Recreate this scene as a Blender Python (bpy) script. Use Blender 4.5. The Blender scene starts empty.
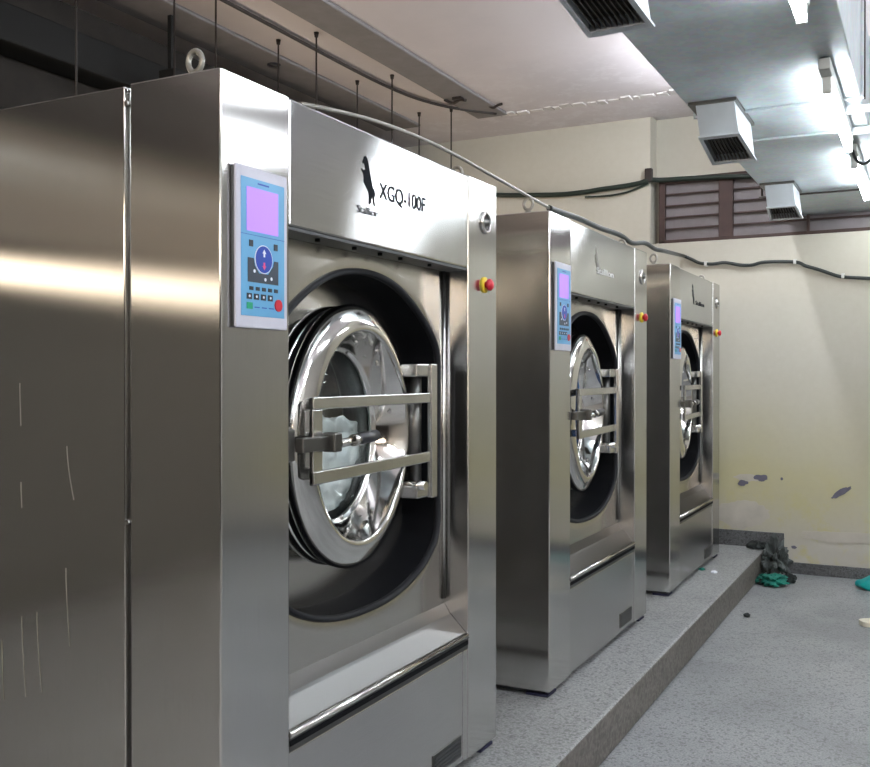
import bpy, bmesh, math, random
from mathutils import Vector, Matrix, noise
random.seed(7)
PI = math.pi
SC = bpy.context.scene
COL = SC.collection

# ------------------------------------------------------------------ materials
def srgb(r, g, b):
    def f(c):
        c /= 255.0
        return c / 12.92 if c <= 0.04045 else ((c + 0.055) / 1.055) ** 2.4
    return (f(r), f(g), f(b), 1.0)

class NT:
    def __init__(s, name):
        s.m = bpy.data.materials.new(name); s.m.use_nodes = True
        s.n = s.m.node_tree.nodes; s.l = s.m.node_tree.links
        s.b = s.n['Principled BSDF']
    def node(s, t, **kw):
        n = s.n.new(t)
        for k, v in kw.items():
            if k.startswith('i_'): n.inputs[k[2:].replace('_', ' ')].default_value = v
            else: setattr(n, k, v)
        return n
    def coords(s, scale=(1, 1, 1), kind='Object'):
        tc = s.node('ShaderNodeTexCoord'); mp = s.node('ShaderNodeMapping')
        mp.inputs['Scale'].default_value = scale
        s.l.new(tc.outputs[kind], mp.inputs['Vector'])
        return mp.outputs['Vector']
    def noise(s, vec, scale, detail=4, rough=.55):
        n = s.node('ShaderNodeTexNoise'); n.inputs['Scale'].default_value = scale
        n.inputs['Detail'].default_value = detail; n.inputs['Roughness'].default_value = rough
        s.l.new(vec, n.inputs['Vector']); return n.outputs['Fac']
    def ramp(s, fac, stops):
        r = s.node('ShaderNodeValToRGB'); s.l.new(fac, r.inputs['Fac'])
        e = r.color_ramp.elements
        while len(e) < len(stops): e.new(.5)
        for k, (p, c) in enumerate(stops):
            e[k].position = p; e[k].color = c if len(c) == 4 else (*c, 1)
        return r.outputs['Color']
    def mix(s, fac, a, b, blend='MIX'):
        m = s.node('ShaderNodeMix', data_type='RGBA', blend_type=blend)
        if isinstance(fac, (int, float)): m.inputs[0].default_value = fac
        else: s.l.new(fac, m.inputs[0])
        for v, i in ((a, 6), (b, 7)):
            if isinstance(v, tuple): m.inputs[i].default_value = v
            else: s.l.new(v, m.inputs[i])
        return m.outputs[2]
    def rng(s, fac, a, b, c, d):
        m = s.node('ShaderNodeMapRange')
        s.l.new(fac, m.inputs[0])
        for i, v in zip((1, 2, 3, 4), (a, b, c, d)): m.inputs[i].default_value = v
        return m.outputs[0]

def plain(name, col, rough=.5, metal=0.0, spec=.5, vary=.06):
    t = NT(name)
    v = t.coords(); f = t.noise(v, 9, 4)
    dark = tuple(c * (1 - vary) for c in col[:3]) + (1,); lite = tuple(min(1, c * (1 + vary)) for c in col[:3]) + (1,)
    t.l.new(t.ramp(f, [(.3, dark), (.7, lite)]), t.b.inputs['Base Color'])
    t.b.inputs['Roughness'].default_value = rough; t.b.inputs['Metallic'].default_value = metal
    t.b.inputs['Specular IOR Level'].default_value = spec
    return t.m

def steel(name, col, rough, aniso, tangent, vary=.05, smudge=.03, dust=.03):
    """brushed stainless sheet: tangent = direction of the grain's blur in world axes"""
    t = NT(name)
    sc = (1, 1, 60) if tangent[2] == 0 else (60, 60, 1)
    g = t.noise(t.coords(sc), 6, 3)
    s2 = t.noise(t.coords((1, 1, .6)), 2.2, 2, .5)
    dark = tuple(c * (1 - vary) for c in col[:3]) + (1,); lite = tuple(min(1, c * (1 + vary)) for c in col[:3]) + (1,)
    c1 = t.ramp(g, [(.35, dark), (.65, lite)])
    c2 = t.mix(t.rng(s2, .2, .85, 0, .3), c1, tuple(c * .86 for c in col[:3]) + (1,))
    g_ = t.node('ShaderNodeBsdfAnisotropic', distribution='BECKMANN')
    t.l.new(c2, g_.inputs['Color'])
    t.l.new(t.rng(s2, .15, .85, rough - smudge, rough + smudge), g_.inputs['Roughness'])
    g_.inputs['Anisotropy'].default_value = aniso
    cv = t.node('ShaderNodeCombineXYZ')
    for i in range(3): cv.inputs[i].default_value = tangent[i]
    t.l.new(cv.outputs[0], g_.inputs['Tangent'])
    # faint waviness of thin sheet
    bp = t.node('ShaderNodeBump'); bp.inputs['Strength'].default_value = .035; bp.inputs['Distance'].default_value = .01
    t.l.new(t.noise(t.coords((1, 1, .5)), 2.2, 2), bp.inputs['Height'])
    t.l.new(bp.outputs[0], g_.inputs['Normal'])
    out = [n for n in t.n if n.type == 'OUTPUT_MATERIAL'][0]
    t.n.remove(t.b)
    df = t.node('ShaderNodeBsdfDiffuse'); df.inputs[0].default_value = (.55, .54, .52, 1)
    mx = t.node('ShaderNodeMixShader'); mx.inputs[0].default_value = dust
    t.l.new(g_.outputs[0], mx.inputs[1]); t.l.new(df.outputs[0], mx.inputs[2]); t.l.new(mx.outputs[0], out.inputs['Surface'])
    return t.m

def emis(name, col, strength, base=(.8, .8, .8, 1)):
    t = NT(name)
    t.b.inputs['Base Color'].default_value = base
    t.b.inputs['Emission Color'].default_value = col
    t.b.inputs['Emission Strength'].default_value = strength
    return t.m

SQ = .7071
STC = (.56, .545, .52, 1)
M = {}
M['steel_side'] = steel('brushed_steel_side', (.68, .68, .67, 1), 0.17, 0.5, (0, 0, 1), .03, .006, .05)
M['steel_front'] = steel('brushed_steel_front', (.60, .60, .595, 1), 0.17, 0.45, (0, 0, 1), .03, .006)
M['steel_header'] = steel('brushed_steel_header', (.62, .63, .64, 1), 0.18, 0.66, (SQ, SQ, 0), .03, .006)
M['steel_panel'] = steel('brushed_steel_panel', (.58, .565, .535, 1), 0.22, 0.4, (SQ, SQ, 0), .03, .006)
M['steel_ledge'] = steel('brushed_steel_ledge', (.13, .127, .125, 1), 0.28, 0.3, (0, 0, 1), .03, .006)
M['steel_lower'] = steel('brushed_steel_lower', (.56, .56, .56, 1), 0.27, 0.3, (SQ, SQ, 0), .03, .006)
M['chrome'] = plain('polished_steel', (.66, .65, .63, 1), .09, 1, vary=.03)
M['satin'] = plain('satin_steel', (.50, .50, .495, 1), .25, 1, vary=.05)
M['dull_steel'] = plain('dull_steel', (.14, .14, .135, 1), .38, 1)
M['dark_trim'] = plain('dark_grey_trim', (.035, .038, .042, 1), .4)
M['black_rubber'] = plain('black_rubber', (.006, .0065, .008, 1), .6, spec=.06)
M['black_plastic'] = plain('black_plastic', (.014, .015, .022, 1), .3)
M['dark_void'] = plain('dark_drum', (.10, .10, .10, 1), .4, .8)
M['white_frame'] = plain('white_panel_frame', srgb(190, 190, 203), .4)
M['blue_membrane'] = plain('blue_membrane', srgb(96, 158, 200), .35, vary=.02)
M['blue_button'] = plain('blue_button', srgb(22, 62, 160), .35)
M['keypad'] = plain('dark_keypad', srgb(48, 58, 70), .4)
M['icon'] = plain('icon_black', srgb(30, 36, 46), .4)
M['icon_light'] = plain('icon_light', srgb(220, 225, 235), .4)
M['green_button'] = plain('green_button', srgb(20, 150, 110), .4)
M['red_button'] = plain('red_button', srgb(190, 28, 50), .35)
M['pink_mark'] = plain('pink_mark', srgb(225, 70, 130), .4)
M['yellow_plate'] = plain('yellow_plate', srgb(225, 195, 45), .4)
M['screen'] = emis('violet_screen', srgb(180, 128, 255), .26, srgb(130, 105, 190))
M['ink'] = plain('print_ink', srgb(34, 36, 40), .9, spec=.03)
M['ink_light'] = plain('print_ink_light', srgb(225, 225, 225), .5)
M['white_cap'] = plain('white_paint', srgb(205, 208, 205), .45)
M['reg_paint'] = plain('pale_grey_paint', srgb(205, 212, 218), .42)
M['grille'] = plain('dark_grille', srgb(84, 80, 76), .5)
M['grille_void'] = plain('grille_back', srgb(14, 12, 12), .8)
M['rod'] = plain('threaded_rod', srgb(52, 46, 44), .6, .3)
M['cable'] = plain('dark_cable', srgb(40, 46, 46), .45)
M['cable_green'] = plain('green_black_cable', srgb(28, 42, 36), .5)
M['conduit'] = plain('grey_conduit', srgb(150, 148, 142), .35, .6)
M['wood'] = plain('brown_window_paint', srgb(62, 44, 40), .6, vary=.2)
M['brown_wall'] = plain('dark_brown_wall', srgb(38, 33, 29), .8, vary=.25)
M['black_duct'] = plain('black_tray', srgb(12, 13, 13), .8)
M['shadow_strip'] = plain('painted_shadow_grey', srgb(128, 124, 125), .8, vary=.08)  # shade of the ceiling pipes put into this grey
M['rag_teal'] = plain('teal_cloth', srgb(16, 110, 96), .8, vary=.4)
M['plastic_teal'] = plain('teal_plastic', srgb(0, 150, 150), .35)
M['rubble'] = plain('rubble_grey', srgb(78, 84, 84), .9, vary=.45)
M['rubble_dark'] = plain('rubble_dark', srgb(30, 36, 36), .85, vary=.4)
M['cream_shoe'] = plain('cream_plastic', srgb(228, 224, 205), .5)
M['drip'] = plain('pale_drip', srgb(128, 126, 118), .7)
M['blue_skid'] = plain('dark_blue_pad', srgb(28, 30, 60), .6)
M['shelf'] = plain('dark_cabinet', srgb(44, 44, 42), .6)

def cloth(name, col):
    t = NT(name)
    f = t.noise(t.coords(), 7, 6)
    t.l.new(t.ramp(f, [(.3, tuple(c * .72 for c in col[:3])), (.7, col)]), t.b.inputs['Base Color'])
    t.b.inputs['Roughness'].default_value = .85
    return t.m
M['cloth_white'] = cloth('white_cloth', srgb(240, 246, 246))
M['cloth_blue'] = cloth('blue_cloth', srgb(70, 130, 215))
M['cloth_grey'] = cloth('grey_cloth', srgb(190, 195, 205))

def glass_pane():
    t = NT('door_glass')
    tr = t.node('ShaderNodeBsdfTransparent'); gl = t.node('ShaderNodeBsdfGlossy')
    tr.inputs[0].default_value = (.96, .98, .98, 1); gl.inputs['Roughness'].default_value = .02
    lw = t.node('ShaderNodeLayerWeight'); pw = t.node('ShaderNodeMath', operation='POWER'); pw.inputs[1].default_value = 5
    t.l.new(lw.outputs['Facing'], pw.inputs[0]); fr = t.node('ShaderNodeMath', operation='MULTIPLY_ADD')
    t.l.new(pw.outputs[0], fr.inputs[0]); fr.inputs[1].default_value = .96; fr.inputs[2].default_value = .04
    mx = t.node('ShaderNodeMixShader')
    t.l.new(fr.outputs[0], mx.inputs[0]); t.l.new(tr.outputs[0], mx.inputs[1]); t.l.new(gl.outputs[0], mx.inputs[2])
    out = [n for n in t.n if n.type == 'OUTPUT_MATERIAL'][0]
    t.l.new(mx.outputs[0], out.inputs['Surface'])
    return t.m
M['gasket'] = plain('dark_gasket', (.012, .013, .016, 1), .6, spec=.25)
M['glass'] = glass_pane()

def duct_mat():
    t = NT('galvanised_sheet')
    f = t.noise(t.coords((1, 1, 1)), 5, 5)
    vo = t.node('ShaderNodeTexVoronoi'); vo.inputs['Scale'].default_value = 45
    t.l.new(t.coords(), vo.inputs['Vector'])
    c = t.ramp(f, [(.3, (.50, .55, .58, 1)), (.7, (.62, .68, .71, 1))])
    c = t.mix(.10, c, vo.outputs['Color'], 'OVERLAY')
    t.l.new(c, t.b.inputs['Base Color'])
    t.b.inputs['Metallic'].default_value = .45
    t.l.new(t.rng(f, .3, .7, .5, .62), t.b.inputs['Roughness'])
    bp = t.node('ShaderNodeBump'); bp.inputs['Strength'].default_value = .15; bp.inputs['Distance'].default_value = .02
    t.l.new(t.noise(t.coords(), 2.5, 2), bp.inputs['Height']); t.l.new(bp.outputs[0], t.b.inputs['Normal'])
    return t.m
M['duct'] = duct_mat()

def wall_mat():
    t = NT('cream_distempered_wall')
    base, yel, pale = srgb(193, 190, 178), srgb(188, 182, 138), srgb(186, 183, 174)
    n1 = t.noise(t.coords(), .9, 5); n2 = t.noise(t.coords(), 4.5, 6, .65); n3 = t.noise(t.coords(), 22, 4)
    geo = t.node('ShaderNodeNewGeometry'); sp = t.node('ShaderNodeSeparateXYZ'); t.l.new(geo.outputs['Position'], sp.inputs[0])
    low = t.rng(sp.outputs['Z'], .6, 1.6, 1, 0)
    ml = t.node('ShaderNodeMath', operation='MULTIPLY'); t.l.new(low, ml.inputs[0]); t.l.new(t.rng(n1, .3, .6, .3, 1), ml.inputs[1])
    c = t.mix(ml.outputs[0], base, yel)
    # old repainted patch low down: paler, blotchy
    lo = t.rng(sp.outputs['Z'], .2, .75, 1, 0)
    m2 = t.node('ShaderNodeMath', operation='MULTIPLY'); t.l.new(lo, m2.inputs[0]); t.l.new(t.rng(n2, .38, .52, 0, 1), m2.inputs[1])
    c = t.mix(m2.outputs[0], c, pale)
    c = t.mix(t.rng(n3, .3, .7, 0, .14), c, srgb(170, 165, 145))
    t.l.new(c, t.b.inputs['Base Color']); t.b.inputs['Roughness'].default_value = .75
    bp = t.node('ShaderNodeBump'); bp.inputs['Strength'].default_value = .2; bp.inputs['Distance'].default_value = .01
    t.l.new(n2, bp.inputs['Height']); t.l.new(bp.outputs[0], t.b.inputs['Normal'])
    return t.m
M['wall'] = wall_mat()
M['wall_plain'] = plain('cream_wall', srgb(158, 155, 150), .75)

def ceil_mat():
    t = NT('grey_plaster_ceiling')
    n1 = t.noise(t.coords(), 1.2, 6); n2 = t.noise(t.coords(), 7, 6, .7)
    c = t.mix(t.rng(n1, .35, .65, 0, 1), srgb(206, 200, 204), srgb(218, 211, 214))
    geo = t.node('ShaderNodeNewGeometry'); sp = t.node('ShaderNodeSeparateXYZ'); t.l.new(geo.outputs['Position'], sp.inputs[0])
    # flaking whitewash towards the far wall
    far = t.rng(sp.outputs['Y'], 5.6, 7.2, 0, 1)
    mm = t.node('ShaderNodeMath', operation='MULTIPLY'); t.l.new(far, mm.inputs[0]); t.l.new(t.rng(n2, .5, .6, 0, .6), mm.inputs[1])
    c = t.mix(mm.outputs[0], c, srgb(226, 222, 226))
    t.l.new(c, t.b.inputs['Base Color']); t.b.inputs['Roughness'].default_value = .7
    return t.m
M['ceiling'] = ceil_mat()

def stone(name, a, b, c3, rough=.42, scale=70, patch=.5):
    t = NT(name)
    v = t.coords(kind='Object')
    n = t.noise(v, scale, 3, .7); n2 = t.noise(v, 1.1, 5)
    vo = t.node('ShaderNodeTexVoronoi'); vo.inputs['Scale'].default_value = scale * .8
    t.l.new(v, vo.inputs['Vector'])
    c = t.ramp(n, [(.38, a), (.62, b)])
    sepc = t.node('ShaderNodeSeparateColor'); t.l.new(vo.outputs['Color'], sepc.inputs[0])
    c = t.mix(t.rng(sepc.outputs[0], .82, .86, 0, .6), c, c3)
    c = t.mix(t.rng(n2, .4, .65, 0, patch), c, tuple(x * .72 for x in a[:3]) + (1,))
    t.l.new(c, t.b.inputs['Base Color'])
    t.l.new(t.rng(n2, .3, .7, rough - .06, rough + .1), t.b.inputs['Roughness'])
    return t.m
M['floor'] = stone('grey_terrazzo', srgb(124, 127, 129), srgb(164, 168, 171), srgb(84, 86, 88), .40, 110)
M['plinth'] = stone('grey_terrazzo_plinth', srgb(124, 126, 127), srgb(168, 171, 172), srgb(84, 86, 88), .42, 110, .3)
M['plinth_side'] = stone('worn_terrazzo_edge', srgb(96, 92, 88), srgb(124, 120, 115), srgb(80, 78, 74), .6, 60, .3)
M['skirt'] = stone('grey_granite_skirting', srgb(70, 72, 74), srgb(104, 106, 108), srgb(40, 42, 44), .35, 90)
M['pane'] = plain('frosted_window_pane', srgb(118, 113, 116), .4, vary=.08)

# ------------------------------------------------------------------ mesh helpers
def new_obj(name, bm, mats, parent=None, smooth=False, bevel=0, seg=2):
    bmesh.ops.recalc_face_normals(bm, faces=bm.faces[:])
    me = bpy.data.meshes.new(name); bm.to_mesh(me); bm.free()
    if not isinstance(mats, (list, tuple)): mats = [mats]
    for m in mats: me.materials.append(M[m] if isinstance(m, str) else m)
    o = bpy.data.objects.new(name, me); COL.objects.link(o)
    if parent: o.parent = parent
    if smooth:
        for p in me.polygons: p.use_smooth = True
    if bevel:
        b = o.modifiers.new('bevel', 'BEVEL'); b.width = bevel; b.segments = seg; b.limit_method = 'ANGLE'; b.angle_limit = .6
        b.harden_normals = False
    return o

def box(bm, x0, x1, y0, y1, z0, z1, mi=0):
    vs = [bm.verts.new((x, y, z)) for x in (x0, x1) for y in (y0, y1) for z in (z0, z1)]
    for f in ((0, 1, 3, 2), (4, 6, 7, 5), (0, 4, 5, 1), (2, 3, 7, 6), (0, 2, 6, 4), (1, 5, 7, 3)):
        bm.faces.new([vs[i] for i in f]).material_index = mi
    return vs

def BX(*b, mi=0):
    bm = bmesh.new(); box(bm, *b, mi=mi); return bm

def tube(bm, pts, r, n=10, cap=True, mi=0):
    pts = [Vector(p) for p in pts]; rings = []
    up = None
    for i, p in enumerate(pts):
        a = pts[max(0, i - 1)]; b = pts[min(len(pts) - 1, i + 1)]
        d = (b - a).normalized()
        if up is None:
            up = Vector((0, 0, 1)) if abs(d.z) < .9 else Vector((1, 0, 0))
        s = d.cross(up).normalized(); up2 = s.cross(d).normalized(); up = up2
        rr = r[i] if isinstance(r, (list, tuple)) else r
        rings.append([bm.verts.new(p + s * rr * math.cos(2 * PI * k / n) + up2 * rr * math.sin(2 * PI * k / n)) for k in range(n)])
    for a, b in zip(rings, rings[1:]):
        for k in range(n):
            f = bm.faces.new((a[k], a[(k + 1) % n], b[(k + 1) % n], b[k])); f.smooth = True; f.material_index = mi
    if cap:
        bm.faces.new(rings[0][::-1]).material_index = mi; bm.faces.new(rings[-1]).material_index = mi

def lathe(bm, prof, n=96, mat=Matrix(), close=False, mi=0, sharp=()):
    """prof: (axial along +X, radius); revolve about X"""
    rings = []
    for a, r in prof:
        if r < 1e-6: rings.append([bm.verts.new(mat @ Vector((a, 0, 0)))])
        else: rings.append([bm.verts.new(mat @ Vector((a, r * math.cos(2 * PI * k / n), r * math.sin(2 * PI * k / n)))) for k in range(n)])
    pr = list(zip(rings, rings[1:]))
    if close: pr.append((rings[-1], rings[0]))
    for a, b in pr:
        for k in range(n):
            k2 = (k + 1) % n
            if len(a) == 1 and len(b) == 1: continue
            if len(a) == 1: f = bm.faces.new((a[0], b[k], b[k2]))
            elif len(b) == 1: f = bm.faces.new((a[k], a[k2], b[0]))
            else: f = bm.faces.new((a[k], a[k2], b[k2], b[k]))
            f.smooth = True; f.material_index = mi

def catmull(pts, sub=8, closed=False):
    pts = [Vector(p) for p in pts]; out = []
    n = len(pts)
    for i in range(n if closed else n - 1):
        if closed: p0, p1, p2, p3 = pts[i - 1], pts[i], pts[(i + 1) % n], pts[(i + 2) % n]
        else: p0, p1, p2, p3 = pts[max(i - 1, 0)], pts[i], pts[i + 1], pts[min(i + 2, n - 1)]
        for k in range(sub):
            t = k / sub
            out.append(.5 * ((2 * p1) + (-p0 + p2) * t + (2 * p0 - 5 * p1 + 4 * p2 - p3) * t * t + (-p0 + 3 * p1 - 3 * p2 + p3) * t ** 3))
    if not closed: out.append(pts[-1])
    return out

def empty(name, loc, label, cat, group=None):
    o = bpy.data.objects.new(name, None); COL.objects.link(o); o.location = loc
    o['label'] = label; o['category'] = cat
    if group: o['group'] = group
    return o
def tag(o, label, cat, group=None, kind=None):
    o['label'] = label; o['category'] = cat
    if group: o['group'] = group
    if kind: o['kind'] = kind
    return o
def struct(name, bm, m, parent=None, **k):
    o = new_obj(name, bm, m, parent, **k)
    if not parent: o['kind'] = 'structure'
    return o
def dup_tree(o, parent=None):
    c = o.copy(); COL.objects.link(c); c.parent = parent
    for ch in list(o.children): dup_tree(ch, c)
    return c

# ------------------------------------------------------------------ constants
P = .184                 # plinth height
FX = -1.388              # plane of the machine fronts
W, H = 1.513, 2.0
YW = 7.833               # far wall
XL, XR, YB = -4.42, 3.3, -5.0
ZC = 3.65

# ------------------------------------------------------------------ the room
o = struct('floor', BX(XL - .2, XR + .2, YB - .2, YW + .5, -.15, 0), 'floor')
bm = bmesh.new(); box(bm, XL - .2, XR + .2, YB - .2, YW + .5, ZC, ZC + .15)
struct('ceiling', bm, 'ceiling')
# sloping haunch where the ceiling meets the far wall
bm = bmesh.new()
v = [bm.verts.new(p) for p in ((XL, 7.3, ZC), (XL, 7.84, ZC - .02), (XL, 7.84, ZC), (XR, 7.3, ZC), (XR, 7.84, ZC - .02), (XR, 7.84, ZC))]
for f in ((0, 1, 2), (3, 5, 4), (0, 3, 4, 1), (1, 4, 5, 2), (0, 2, 5, 3)): bm.faces.new([v[i] for i in f])
struct('trim_4', bm, 'ceiling')
# ragged ridge of flaking plaster along the crease
bm = bmesh.new()
xs = -3.3
while xs < -1.2:
    w = random.uniform(.05, .14); h = random.uniform(.012, .03)
    box(bm, xs, xs + w * .8, 7.24 + random.uniform(-.03, .03), 7.3 + random.uniform(0, .05), ZC - h * .5, ZC + .01)
    xs += w
struct('trim_5', bm, plain('flaking_whitewash', srgb(216, 212, 212), .8, vary=.2), bevel=.004)
# pipe shadows along the ceiling, painted as shallow grey strips
struct('trim_1', BX(-3.33, -3.06, -4.9, 7.25, ZC - .02, ZC + .02), 'shadow_strip', bevel=.01)
struct('pipe_shadow_2', BX(-4.20, -3.86, -4.9, 7.25, ZC - .02, ZC + .02), 'shadow_strip', bevel=.01)

# far wall: a deep left bay, a shallow recess with the window on the right above a ledge
RX, RZ, RD = -2.045, 2.59, .2
bm = bmesh.new()
box(bm, XL - .2, XR + .2, YW, YW + .4, -.1, RZ)
box(bm, XL - .2, RX, YW, YW + .4, RZ, ZC + .05)
box(bm, RX, XR + .2, YW + RD, YW + .4, RZ, ZC + .05)
wall = struct('wall_back', bm, 'wall')
struct('wall_right', BX(XR, XR + .2, YB, YW + .4, -.1, ZC + .05), 'wall_plain')
struct('wall_front', BX(XL - .2, XR + .2, YB - .2, YB, -.1, ZC + .05), 'brown_wall')
struct('wall_left', BX(XL - .2, XL, YB, YW + .4, -.1, ZC + .05), 'brown_wall')

def blotch(name, m, cx, cz, rx, rz, seed, y=YW, rot=0, parent=wall):
    bm = bmesh.new(); rnd = random.Random(seed); n = 48; f, b = [], []
    for k in range(n):
        a = 2 * PI * k / n; q = .85 + .3 * noise.noise(Vector((math.cos(a) * 1.6, math.sin(a) * 1.6, seed * 3.1))) + rnd.uniform(-.06, .06)
        y = YW - .0004 * seed; u, w = rx * q * math.cos(a), rz * q * math.sin(a)
        x, z = cx + u * math.cos(rot) - w * math.sin(rot), cz + u * math.sin(rot) + w * math.cos(rot)
        f.append(bm.verts.new((x, y - .001, z))); b.append(bm.verts.new((x, YW + .002, z)))
    bm.faces.new(f)
    for k in range(n): bm.faces.new((f[k], f[(k + 1) % n], b[(k + 1) % n], b[k]))
    return new_obj(name, bm, m, parent)
grey_flake = plain('bare_grey_plaster', srgb(100, 98, 112), .85, vary=.25)
pale_flake = plain('bare_pale_plaster', srgb(186, 181, 171), .85, vary=.08)
blotch('peeled_patch', pale_flake, -1.26, .715, .13, .035, 3)
blotch('peeled_patch', grey_flake, -1.17, .72, .06, .032, 4)
blotch('peeled_patch', grey_flake, -1.31, .675, .045, .028, 5)
blotch('peeled_patch', grey_flake, -.60, .635, .10, .022, 6, rot=.62)
blotch('peeled_patch', grey_flake, -1.02, .72, .012, .012, 7)
blotch('peeled_patch', grey_flake, -.93, .20, .022, .014, 8)
blotch('peeled_patch', pale_flake, -1.30, .43, .24, .13, 9)
blotch('peeled_patch', pale_flake, -.60, .30, .35, .05, 12)

# skirting: higher along the plinth, stepping down to the floor
bm = bmesh.new(); box(bm, XL, -1.0, YW - .02, YW, P - .02, .303)
box(bm, -1.10, -1.0, YW - .021, YW, 0, .302)
struct('baseboard_back', bm, 'skirt', bevel=.003)
struct('baseboard_right', BX(-.998, XR, YW - .02, YW, 0, .086), 'skirt', bevel=.003)

# plinth
bm = bmesh.new(); vs = box(bm, XL, -1.129, -4.9, YW - .021, 0, P)
for f in bm.faces:
    if f.calc_center_median().x > -1.2: f.material_index = 1
o = struct('trim_3', bm, ['plinth', 'plinth_side'], bevel=.012, seg=3)

# louvred window of the recess
WY = YW + .06
X0, X1, Z0, Z1 = -1.99, .6, 2.60, 3.13
win = bpy.data.objects.new('window_1', None); COL.objects.link(win); win['kind'] = 'structure'
bm = bmesh.new()
box(bm, X0, X1, WY, WY + .06, Z0, Z0 + .025); box(bm, X0, X1, WY, WY + .06, Z1 - .05, Z1)
box(bm, X0, X0 + .05, WY, WY + .06, Z0, Z1); box(bm, X1 - .05, X1, WY, WY + .06, Z0, Z1)
new_obj('window_frame', bm, 'wood', win, bevel=.004)
for x, w in ((-1.455, .11), (-.84, .022), (-.1, .1)):
    new_obj('mullion', BX(x - w / 2, x + w / 2, WY - .004, WY + .05, Z0 + .02, Z1 - .04), 'wood', win, bevel=.003)
for k in range(4):
    z = Z0 + .025 + (k + 1) * .094 - .012
    new_obj('louvre_bar', BX(X0 + .04, X1 - .04, WY + .008, WY + .03, z, z + .014), 'wood', win, bevel=.003)
new_obj('pane', BX(X0 + .04, X1 - .04, WY + .04, WY + .05, Z0 + .02, Z1 - .04), 'pane', win)
# plaster reveal of the wall above and below the window
struct('trim_6', BX(RX + .03, XR, WY - .0, YW + RD + .01, Z1, Z1 + .02), 'wall')
# clerestory windows behind the camera that the polished sides mirror
day_warm = emis('warm_daylight_glass', (1, .82, .62, 1), 8.0)
day_soft = emis('cool_daylight_glass', (1, .93, .82, 1), 1.6)
def lit_window(n, b, m, frame_axis):
    w = bpy.data.objects.new('window_%d' % n, None); COL.objects.link(w); w['kind'] = 'structure'
    new_obj('pane', BX(*b), m, w)
    bm = bmesh.new(); x0, x1, y0, y1, z0, z1 = b
    k = 4 if frame_axis == 'x' else 8
    for i in range(k + 1):
        if frame_axis == 'y':
            y = y0 + (y1 - y0) * i / k; box(bm, x0 - .0, x1 + .02, y - .03, y + .03, z0 - .04, z1 + .04)
        else:
            x = x0 + (x1 - x0) * i / k; box(bm, x - .03, x + .03, y0, y1 + .02, z0 - .04, z1 + .04)
    if frame_axis == 'y':
        box(bm, x0, x1 + .02, y0, y1, z0 - .05, z0); box(bm, x0, x1 + .02, y0, y1, z1, z1 + .05)
    else:
        box(bm, x0, x1, y0, y1 + .02, z0 - .05, z0); box(bm, x0, x1, y0, y1 + .02, z1, z1 + .05)
    new_obj('window_frame', bm, 'wood', w)
lit_window(2, (XL, XL + .02, -4.2, 1.4, 2.02, 2.12), emis('warm_daylight_glass_low', (1, .82, .60, 1), 1.8), 'y')
lit_window(4, (XL, XL + .02, 2.2, 7.4, 2.30, 2.44), day_warm, 'y')
struct('added_unseen_panel', BX(XL, XL + .02, 2.0, YW, P, 2.26), plain('tan_reflector_panel', srgb(176, 168, 150), .8))  # unseen tan panel added so the farther washers' sides mirror something lighter
struct('trim_10', BX(XL, XL + .02, YB, 2.0, P, 1.98), plain('grey_green_plaster_low', srgb(78, 77, 71), .8))
struct('trim_7', BX(XL, XL + .03, YB, 2.0, 3.2, ZC), plain('grey_plaster_band', srgb(176, 168, 168), .8))
struct('trim_8', BX(XL, XL + .02, YB, 2.0, 2.22, 2.92), plain('tan_plaster_band', srgb(150, 140, 126), .8))
lit_window(3, (XL + .5, XR - .5, YB, YB + .02, 2.55, 2.9), day_warm, 'x')

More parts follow.
